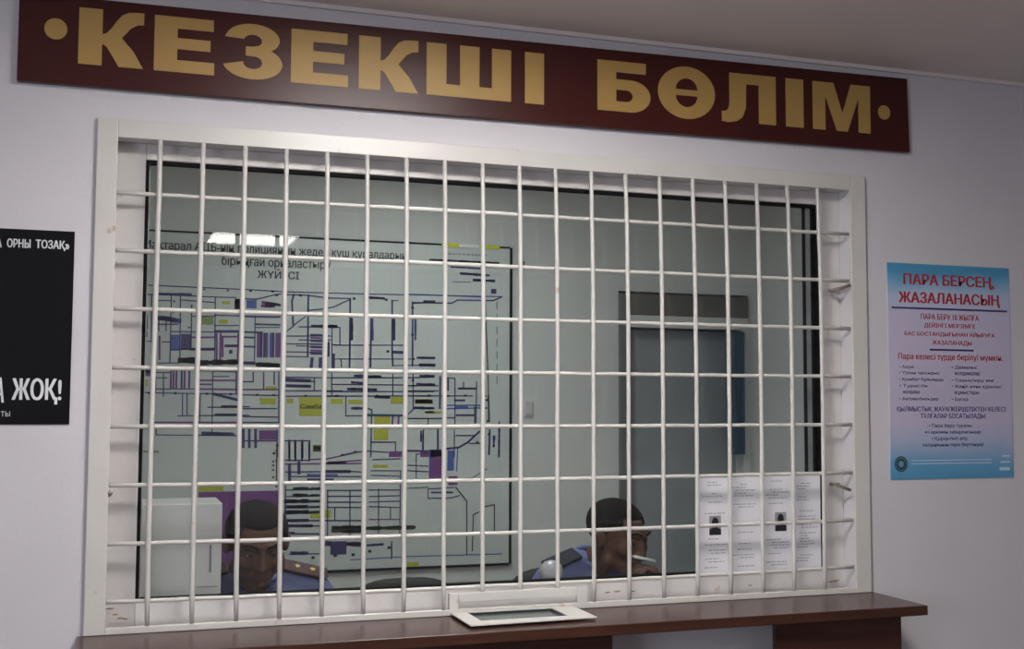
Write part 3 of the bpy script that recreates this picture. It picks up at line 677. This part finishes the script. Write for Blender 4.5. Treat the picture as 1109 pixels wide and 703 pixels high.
for a, b in (((65, 285), (145, 295)), ((205, 283), (265, 283)), ((710, 272), (825, 285)), ((395, 520), (490, 522)), ((420, 430), (465, 430)), ((545, 290), (605, 292))): mword('g', 'G', *a, *b, 11)
mdots('k', 'G', [(105, 238), (410, 238), (805, 236), (683, 118), (245, 664), (145, 688)], 10); mword('n', 'G', 745, 510, 745, 590, 12); mrect('p', 'G', 500, 660, 600, 703); mrect('p', 'G', 740, 660, 844, 703)
LN('n', 'H', 6, [(15, 160), (240, 160)], [(15, 200), (240, 200)], [(20, 238), (500, 238)], [(310, 100), (370, 105), (370, 450)], [(400, 180), (535, 180)], [(435, 135), (435, 180)], [(535, 130), (530, 440)], [(310, 405), (370, 405)], [(20, 410), (270, 410)], [(520, 320), (520, 445)], [(380, 540), (520, 540)], [(480, 600), (560, 600)], [(130, 500), (130, 650)], [(365, 500), (365, 703)])
LN('n', 'H', 10, [(258, 95), (255, 330)], [(318, 105), (318, 190)], [(555, 510), (470, 590), (400, 630), (310, 640)], [(240, 500), (240, 650)], [(625, 240), (630, 430)], [(635, 500), (630, 680)], [(370, 272), (440, 272)], [(385, 385), (510, 385)], [(400, 182), (530, 182)])
LN('b', 'H', 7, [(310, 310), (560, 310)], [(310, 335), (560, 330)]); mrect('b', 'H', 370, 315, 470, 332)
mrect('y', 'H', 65, 265, 200, 297); mrect('y', 'H', 140, 355, 265, 372); mrect('p', 'H', 180, 650, 270, 703)
mdots('k', 'H', [(175, 236), (315, 238), (448, 236), (600, 240), (610, 270), (605, 330), (622, 430), (320, 640), (540, 592), (630, 530)], 10); mword('n', 'H', 668, 550, 665, 620, 14); mword('n', 'H', 708, 440, 705, 700, 12)
# block I/J/K: lower left and lower right
LN('k', 'I', 6, [(70, 0), (65, 280)]); mdots('k', 'I', [(45, 80), (40, 140), (40, 170), (40, 205), (40, 260), (70, 15), (65, 130), (65, 60), (65, 330), (65, 400), (70, 460)], 8)
for x in (165, 210, 260, 315): LN('n', 'I', 9, [(x, 0), (x, 132)])
LN('n', 'I', 6, [(135, 130), (315, 130)], [(135, 220), (620, 215), (720, 220)], [(160, 255), (720, 255)], [(135, 590), (720, 590)], [(135, 630), (400, 630)], [(135, 690), (400, 690)], [(455, 360), (455, 760)], [(455, 360), (720, 360)], [(455, 405), (720, 405)], [(455, 450), (720, 450)], [(455, 490), (720, 490)], [(510, 490), (510, 590)], [(625, 360), (625, 700)], [(135, 320), (135, 700)])
LN('n', 'I', 15, [(165, 165), (165, 280)], [(237, 150), (237, 225)], [(440, 216), (620, 216)], [(310, 280), (490, 280)], [(140, 590), (300, 588)], [(140, 630), (330, 630)]); LN('b', 'I', 15, [(310, 245), (520, 248)])
LN('p', 'I', 7, [(320, 125), (450, 120), (570, 95), (680, 70), (720, 65)], [(450, 150), (720, 130)], [(135, 160), (720, 155)], [(135, 680), (200, 680)]); mrect('p', 'I', 460, 140, 600, 158)
for k, y in enumerate((352, 402, 447, 490, 530)): LN('t', 'I', 6, [(135, y+5), (400, y)]); mword('t' if k in (0, 4) else 'n', 'I', 140+(60 if k < 2 else 0), y-4, 300, y-6, 20); mword('t', 'I', 320, y-4, 400, y-6, 14)
mrect('y', 'I', 345, 20, 410, 65); mrect('y', 'I', 325, 515, 480, 568); mrect('n', 'I', 345, 520, 385, 535)
mword('k', 'I', 510, 655, 725, 655, 36)
p_, q_ = at(215, 533, MY), at(303, 640, MY); x0, z1, x1, z0 = p_.x, p_.z, q_.x, q_.z; prect(PRN['p'], x0, x1, z0, z1, MY-.0004)
p_, q_ = at(215, 527, MY), at(242, 532, MY); x0, z1, x1, z0 = p_.x, p_.z, q_.x, q_.z; prect(PRN['y'], x0, x1, z0, z1, MY-.0006)
LN('n', 'J', 5, [(270, 150), (265, 490)], [(100, 255), (265, 255)], [(100, 290), (265, 285)], [(100, 320), (265, 315)], [(100, 345), (265, 350)], [(150, 250), (150, 490)], [(215, 350), (215, 410)], [(420, 250), (420, 300), (540, 298), (590, 285)], [(420, 250), (560, 240)], [(355, 60), (355, 190)], [(360, 60), (420, 55)], [(310, 120), (420, 125)], [(310, 150), (420, 155)], [(120, 90), (265, 85)], [(110, 150), (265, 150)], [(110, 175), (265, 180)], [(220, 540), (220, 630)], [(310, 45), (420, 45)])
LN('p', 'J', 5, [(100, 415), (265, 415)], [(660, 190), (740, 140)], [(580, 195), (660, 190)]); LN('t', 'J', 5, [(310, 245), (420, 240)]); LN('n', 'J', 9, [(440, 268), (550, 268)])
LN('k', 'J', 6, [(570, 240), (630, 315), (630, 605)], [(660, 585), (665, 390), (695, 375)], [(730, 345), (780, 335), (780, 475)]); LN('b', 'J', 5, [(0, 635), (300, 617), (820, 602)])
mword('k', 'J', 0, 465, 345, 458, 22); mrect('p', 'J', 425, 35, 492, 190); mrect('p', 'J', 530, 180, 580, 228); mrect('b', 'J', 525, 40, 560, 150); LN('b', 'J', 6, [(430, 45), (430, 150)], [(580, 30), (575, 150)]); mrect('y', 'J', 305, 648, 370, 668); mrect('y', 'J', 120, 118, 200, 135)
mword('b', 'K', 180, 272, 300, 270, 18); LN('n', 'K', 5, [(160, 280), (400, 275)], [(930, 185), (930, 300)]); mrect('n', 'K', 470, 185, 590, 280); mword('p', 'K', 445, 200, 700, 205, 24); mword('n', 'K', 750, 212, 860, 205, 12); mdots('k', 'K', [(505, 290), (640, 283), (765, 257), (910, 230), (340, 305)], 12)
for c, nm, m in (('n', 'street_lines', 'navy_print'), ('b', 'blue_lines', 'blue_print'), ('p', 'purple_blocks', 'purple_print'), ('t', 'teal_lines', 'teal_print'), ('k', 'black_marks', 'black_print'), ('y', 'yellow_labels', 'yellow_print'), ('g', 'green_marks', None)):
    stuff(obj(nm, PRN[c], MT[m] if m else mat('green_print', (.25, .33, .12), .6), mp))
def mtext(s, blk, x0, y0, x1, y1, o=.0):
    (a, z1), (b, z0) = mpt(blk, x0, y0), mpt(blk, x1, y1); bm = B(); text_into(bm, s, a, b, z0, z1, MY-.002, o); obj('lettering', bm, MT['black_print'], mp)
def mtx(s, x0, y0, x1, y1, o=.012):
    a, b, c, d = pbox(x0, y0, x1, y1, MY); bm = B(); text_into(bm, s, a, b, c, d, MY-.002, o); obj('lettering', bm, MT['black_print'], mp)
mtx('Мақтарал АІІБ-нің полицияның жедел күш құралдарын', 155, 266, 440, 278)
mtx('бірыңғай орналастыру', 240, 279, 358, 292); mtx('ЖҮЙЕСІ', 279, 291.5, 324, 302, .02)
mtext('Самба', 'F', 530, 300, 690, 335, .03); mtext('БЕКІТЕМІН', 'D', 285, 98, 610, 124, .05)

# ------------------------------------------------------------------ office furniture
DKZ = 0.742
t = thing('office_desk', 'wooden office desk behind the glass, in front of the two officers', 'desk', (1.0, 0.45, 0))
obj('desktop', box(B(), -0.5, 0.136, DKZ-0.03, 2.45, 0.52, DKZ, 0.003), MT['desk'], t)
for x in (-0.48, 0.95, 2.40): obj('side_panel', box(B(), x, 0.17, 0, x+0.03, 0.50, DKZ-0.0302, 0.002), MT['desk'], t)
obj('back_panel', box(B(), -0.45, 0.172, 0.2, 0.9499, 0.19, DKZ-0.0302, 0.001), MT['desk'], t)
t = thing('computer_case', 'white boxy case with a dark slot behind the lower left corner of the glass', 'computer', (0.06, 0.24, DKZ))
obj('case', box(B(), -0.065, 0.138, DKZ+0.012, 0.192, 0.34, 1.252, 0.003), MT['plastic'], t)
obj('slot', box(B(), 0.1605, 0.1365, 1.068, 0.166, 0.1385, 1.141), MT['grey_print'], t)
obj('seam', box(B(), 0.13, 0.1372, 1.030, 0.185, 0.1385, 1.032), MT['grey_print'], t)
for x in (-0.05, 0.15):
    obj('foot', box(B(), x, 0.15, DKZ, x+0.03, 0.32, DKZ+0.0122), MT['black_plastic'], t)
LX, LY = 1.237, 0.40
t = thing('desk_lamp', 'small round pale lamp head left of the right-hand officer', 'lamp', (LX, LY, DKZ))
obj('base', tube(B(), [(LX, LY, DKZ), (LX, LY, DKZ+.012), (LX, LY, DKZ+.02)], [.05, .05, .02], 20), MT['plastic'], t, smooth=True)
obj('stem', tube(B(), [(LX, LY, DKZ+.02), (LX, LY, .96)], .006, 8), MT['plastic'], t)
bm = B(); n = 24
prof = [(.012, .952), (.028, .958), (.036, .976), (.038, .994), (.033, 1.010), (.021, 1.022), (.008, 1.026)]
rings = [[bm.verts.new((LX+r*math.cos(2*PI*k/n), LY+r*math.sin(2*PI*k/n), z)) for k in range(n)] for r, z in prof]
for A, Bq in zip(rings, rings[1:]):
    for k in range(n): bm.faces.new((A[k], A[(k+1) % n], Bq[(k+1) % n], Bq[k]))
bm.faces.new(rings[0][::-1]); bm.faces.new(rings[-1])
obj('shade', bm, mat('frosted_shade', (0.5, 0.49, 0.52), 0.3), t, smooth=True)

def make_chair(label):
    t = thing('office_chair', label, 'chair', (0, 0, 0), 'black office chairs behind the desk')
    bm = B(); ell(bm, (0, 0.0, 0.45), (.235, .235, .045), sub=3); obj('seat', bm, MT['black_cloth'], t, smooth=True, local=True)
    bm = B(); ol = []
    for k in range(40):
        a = 2*PI*k/40; ca, sa = math.cos(a), math.sin(a)
        ol.append((.232*math.copysign(abs(ca)**.62, ca), .18*math.copysign(abs(sa)**(.8 if sa > 0 else .5), sa)))
    rs = []
    for y, s in ((0, .86), (-.018, .97), (-.045, 1), (-.07, .97), (-.085, .86)):
        rs.append([bm.verts.new((x*s, .262+y+.10*z-.25*x*x, .69+z*s)) for x, z in ol])
    for A, C in zip(rs, rs[1:]):
        for k in range(40): bm.faces.new((A[k], C[k], C[(k+1) % 40], A[(k+1) % 40]))
    bm.faces.new(rs[0]); bm.faces.new(rs[-1][::-1]); bmesh.ops.recalc_face_normals(bm, faces=bm.faces[:])
    obj('backrest', bm, MT['black_cloth'], t, smooth=True, local=True)
    obj('back_support', tube(B(), [(0, .05, .41), (0, .22, .41), (0, .27, .46), (0, .275, .62)], .018, 8), MT['black_plastic'], t, smooth=True, local=True)
    obj('gas_column', tube(B(), [(0, 0, .08), (0, 0, .24), (0, 0, .241), (0, 0, .41)], [.032, .032, .02, .02], 12), MT['black_plastic'], t, smooth=True, local=True)
    for k in range(5):
        a = 2*PI*k/5+.3; x, y = math.cos(a), math.sin(a)
        l = obj('leg', tube(B(), [(0, 0, .095), (x*.13, y*.13, .088), (x*.235, y*.235, .07)], [.028, .022, .016], 8), MT['black_plastic'], t, smooth=True, local=True)
        bm = B(); ell(bm, (x*.235, y*.235, .028), (.026, .026, .028), sub=2); obj('caster', bm, MT['black_plastic'], l, smooth=True, local=True)
    return t
ch = make_chair('black office chair with rounded back behind the left-hand officer')
ch.scale.z = 1.03; ch.location = (0.45, 0.80, 0); ch.rotation_euler.z = 0.1
for lab, x, y, r in (('empty black office chair with rounded back between the two officers', 0.96, 0.99, 0.0), ('black office chair with rounded back behind the right-hand officer', 1.50, 0.81, -0.05)):
    c = dup(ch); c['label'] = lab; c.scale.z = 1.05 if 'right-hand' in lab else 1.0; c.location = (x, y, 0); c.rotation_euler.z = r

# ------------------------------------------------------------------ officers
def rotm(yaw, pitch, roll=0):      # yaw: to the figure's left, pitch: head down
    return Matrix.Rotation(yaw, 3, 'Z') @ Matrix.Rotation(roll, 3, 'Y') @ Matrix.Rotation(pitch, 3, 'X')
def officer(label, loc, rz, head, hyaw, hpitch, arms, epaul, stars, hs=(1, 1, 1)):
    t = thing('person', label, 'person', loc, None, rz)
    HC = Vector(head); R = rotm(hyaw, hpitch) @ Matrix.Diagonal(hs)
    def H(x, y, z): return HC + R @ Vector((x, y, z))
    def torso(bm, g):
        def e(c, r): ell(bm, c, tuple(q+g for q in r))
        P = [((0, 0, .56), (.17, .125, .10)), ((0, -.015, .66), (.16, .115, .10)), ((0, -.05, .77), (.168, .118, .11)), ((0, -.085, .87), (.172, .112, .10))]
        for (a, ra), (b, rb) in zip(P, P[1:]):
            for k in range(4): e(Vector(a).lerp(Vector(b), k/4), [x+(y-x)*k/4 for x, y in zip(ra, rb)])
        e(P[-1][0], P[-1][1])
        for s in (-1, 1):
            chain(bm, (s*.05, -.11, .965), .05+g, (s*.185, -.11, .925), .052+g)
            chain(bm, (s*.06, -.10, .90), .085+g, (s*.15, -.10, .88), .08+g)
    # body: one continuous surface
    bm = B(); torso(bm, -.006)
    chain(bm, (0, -.115, .95), .06, HC + R @ Vector((0, .03, -.07)), .054)
    def E(c, r): ell(bm, H(*c), r, R, sub=3)
    E((0, .014, .030), (.076, .094, .078)); E((0, -.022, -.02), (.064, .072, .085)); E((0, -.036, -.072), (.05, .052, .042))
    ell(bm, H(0, -.076, -.096), .021)
    chain(bm, H(0, -.090, .012), .010, H(0, -.108, -.03), .0135)
    for s in (-1, 1):
        ell(bm, H(s*.013, -.098, -.034), .0095)
        chain(bm, H(s*.012, -.089, .030), .012, H(s*.046, -.074, .031), .012)
        ell(bm, H(s*.043, -.064, -.022), .026); ell(bm, H(s*.05, -.02, -.07), .028)
        E((s*.077, .010, -.008), (.012, .024, .033)); ell(bm, H(s*.084, .018, .004), .012)
    chain(bm, H(-.02, -.089, -.060), .0085, H(.02, -.089, -.060), .0085); chain(bm, H(-.016, -.087, -.072), .0095, H(.016, -.087, -.072), .0095)
    sleeves = []
    for s, (el, wr, tip, curl) in zip((-1, 1), arms):
        sh = Vector((s*.195, -.11, .905)); el, wr, tip = Vector(el), Vector(wr), Vector(tip)
        chain(bm, sh, .052, el, .040); chain(bm, el, .040, wr, .026)
        d = (tip-wr).normalized(); side = d.cross(Vector((0, 0, 1))); side = side.normalized() if side.length > .1 else Vector((1, 0, 0)); up = side.cross(d).normalized()
        for q in (-1, 0, 1): chain(bm, wr+side*q*.012, .015, wr+d*.085+side*q*.026, .013)
        for q, L in zip((-1.5, -.5, .5, 1.5), (.066, .078, .074, .058)):
            p = wr+d*.085+side*q*.021; a = 0.0
            for f, r in ((.45, .0092), (.32, .0085), (.23, .0075)):
                a += curl; nx = p+(d*math.cos(a)-up*math.sin(a))*L*f; chain(bm, p, r, nx, r*.95); p = nx
        p = wr+d*.03-side*s*.022; th = wr+d*.07-side*s*.055-up*.008; chain(bm, p, .013, th, .0105); chain(bm, th, .0105, th+d*.03-up*.012+side*s*.006, .009)
        sleeves.append((sh, el))
    for s in (-1, 1):
        chain(bm, (s*.09, -.02, .53), .07, (s*.12, -.40, .50), .052); chain(bm, (s*.12, -.40, .50), .052, (s*.12, -.42, .12), .036)
    body = link('body', remesh(bm, .0052, 3), MT['skin'], t, True)
    # clothing
    bm = B(); torso(bm, .008)
    for sh, el in sleeves: chain(bm, sh, .064, sh.lerp(el, .78), .056)
    shirt = link('shirt', remesh(bm, .009, 5), MT['shirt'], t, True)
    nb = Vector((0, -.118, .972)); nd = (HC + R @ Vector((0, .03, -.07)) - Vector((0, -.115, .95))).normalized()
    nd = (nd + Vector((0, 0, 1.2))).normalized(); bm = B(); a1 = nd.orthogonal().normalized(); b1 = nd.cross(a1)
    pts = [nb + nd*.018 + (a1*math.cos(k*PI/12)+b1*math.sin(k*PI/12))*.066 for k in range(25)]
    tube(bm, pts, .0125, 8); obj('collar', bm, MT['shirt'], shirt, True, True)
    bm = B()
    for s in (-1, 1):
        chain(bm, (s*.085, -.02, .53), .095, (s*.12, -.41, .50), .068); chain(bm, (s*.12, -.41, .50), .068, (s*.12, -.42, .12), .055)
    chain(bm, (-.06, 0, .54), .13, (.06, 0, .54), .13)
    link('trousers', remesh(bm, .012, 4), MT['navy'], t, True)
    for s in (-1, 1):
        bm = B(); chain(bm, (s*.12, -.41, .05), .042, (s*.12, -.55, .035), .032); ell(bm, (s*.12, -.42, .09), .05); obj('shoe', bm, MT['shoe'], t, True, True)
    for s in (-1, 1):
        A, Bq = Vector((s*.085, -.118, 1.018)), Vector((s*.225, -.118, .982))
        d = (Bq-A).normalized(); n_ = Vector((d.z*-s, 0, abs(d.x))); n_ = Vector((-d.z, 0, d.x))*(1 if d.x > 0 else -1)
        bm = B(); box(bm, -.072, -.029, -.005, .072, .029, .006, .004)
        Mx = Matrix((d, Vector((0, 1, 0))*(1 if s > 0 else 1), n_)).transposed()
        ctr = (A+Bq)/2 + Vector((0, -.018, -.004)); tl = Matrix.Rotation(.5*s, 3, d)
        X = Matrix.Translation(ctr) @ (tl @ Mx).to_4x4(); bm.transform(X); bmesh.ops.recalc_face_normals(bm, faces=bm.faces[:])
        ep = obj('epaulette', bm, epaul, shirt, False, True)
        if stars:
            for k in (-.028, .022):
                bm = B(); pts = [((.011 if q % 2 else .005)*math.cos(q*PI/5)+k, (.011 if q % 2 else .005)*math.sin(q*PI/5)) for q in range(10)]
                f0 = [bm.verts.new((x, y, .006)) for x, y in pts]; f1 = [bm.verts.new((x, y, .009)) for x, y in pts]; bm.faces.new(f1); bm.faces.new(f0[::-1])
                for q in range(10): bm.faces.new((f0[q], f0[(q+1) % 10], f1[(q+1) % 10], f1[q]))
                bm.transform(X); obj('star', bm, MT['yellow'], ep, False, True)
    # hair, eyes, brows
    bm = bmesh.new(); bmesh.ops.create_uvsphere(bm, u_segments=40, v_segments=28, radius=1)
    kill = []
    for v in bm.verts:
        x, y, z = v.co.x*.083, v.co.y*.101+.016, v.co.z*.084+.034
        line = .060+(.014 if abs(x) < .05 else -.008) if y < -.045 else (.012 if y < .03 else -.055)
        if -.045 <= y < -.02: line = .03
        if z < line: kill.append(v)
        v.co = (x, y, z)
    bmesh.ops.delete(bm, geom=kill, context='VERTS'); bmesh.ops.solidify(bm, geom=bm.faces[:], thickness=.012)
    for v in bm.verts: v.co = HC + R @ v.co
    obj('hair', bm, MT['hair'], t, True, True)
    for s in (-1, 1):
        bm = B(); ell(bm, H(s*.032, -.0775, .008), .0125, None, 3); e = obj('eye', bm, MT['eye'], t, True, True)
        bm = B(); ell(bm, H(s*.031, -.0868, .004), .0055, None, 2); obj('iris', bm, MT['iris'], e, True, True)
        bm = B(); ell(bm, H(s*.032, -.0768, .0105), (.0142, .0140, .0112), R, 3); obj('eyelid', bm, MT['skin'], t, True, True)
        bm = B(); chain(bm, H(s*.014, -.1005, .034), .0038, H(s*.034, -.0955, .040), .0042); chain(bm, H(s*.034, -.0955, .040), .0042, H(s*.052, -.082, .034), .003); obj('eyebrow', bm, MT['hair'], t, True, True)
    return t
flatL = ((-.225, -.225, .79), (-.05, -.37, .785), (.0, -.45, .775), .25)
flatR = ((.26, -.235, .79), (.15, -.43, .785), (.11, -.52, .775), .25)
officer('left-hand officer in light blue shirt, head lowered, dark red epaulettes with yellow stars',
        (0.34, 0.77, 0), 0.0, (-0.012, -0.262, 1.104), 0.06, 0.36, [flatL, flatR], MT['maroon'], True, (1.14, 1.1, .98))
RZ2 = 0.36; O2 = Vector((1.455, 0.80, 0))
def loc2(x, y, z): return tuple(Matrix.Rotation(-RZ2, 3, 'Z') @ (Vector((x, y, z))-O2))
up_arm = (loc2(1.73, .49, .79), loc2(1.655, .475, .905), loc2(1.605, .465, .985), .75)
officer('right-hand officer in light blue shirt with plain dark epaulettes, face turned to the right',
        O2, RZ2, loc2(1.546, .58, 1.075), 0.14, 0.24, [((-.27, -.235, .79), (-.14, -.42, .785), (-.09, -.52, .775), .25), up_arm], MT['navy'], False, (1.08, 1.08, 1.04))
t = thing('pen', 'white pen held up in front of the face of the officer on the right', 'pen', (1.59, .465, 1.012))
obj('barrel', tube(B(), [(1.552, .462, 1.019), (1.63, .462, 1.0)], .0052, 8), MT['whitetape'], t, smooth=True)
obj('tip', tube(B(), [(1.552, .462, 1.019), (1.539, .462, 1.022)], [.0052, .001], 8), MT['spacer'], t)
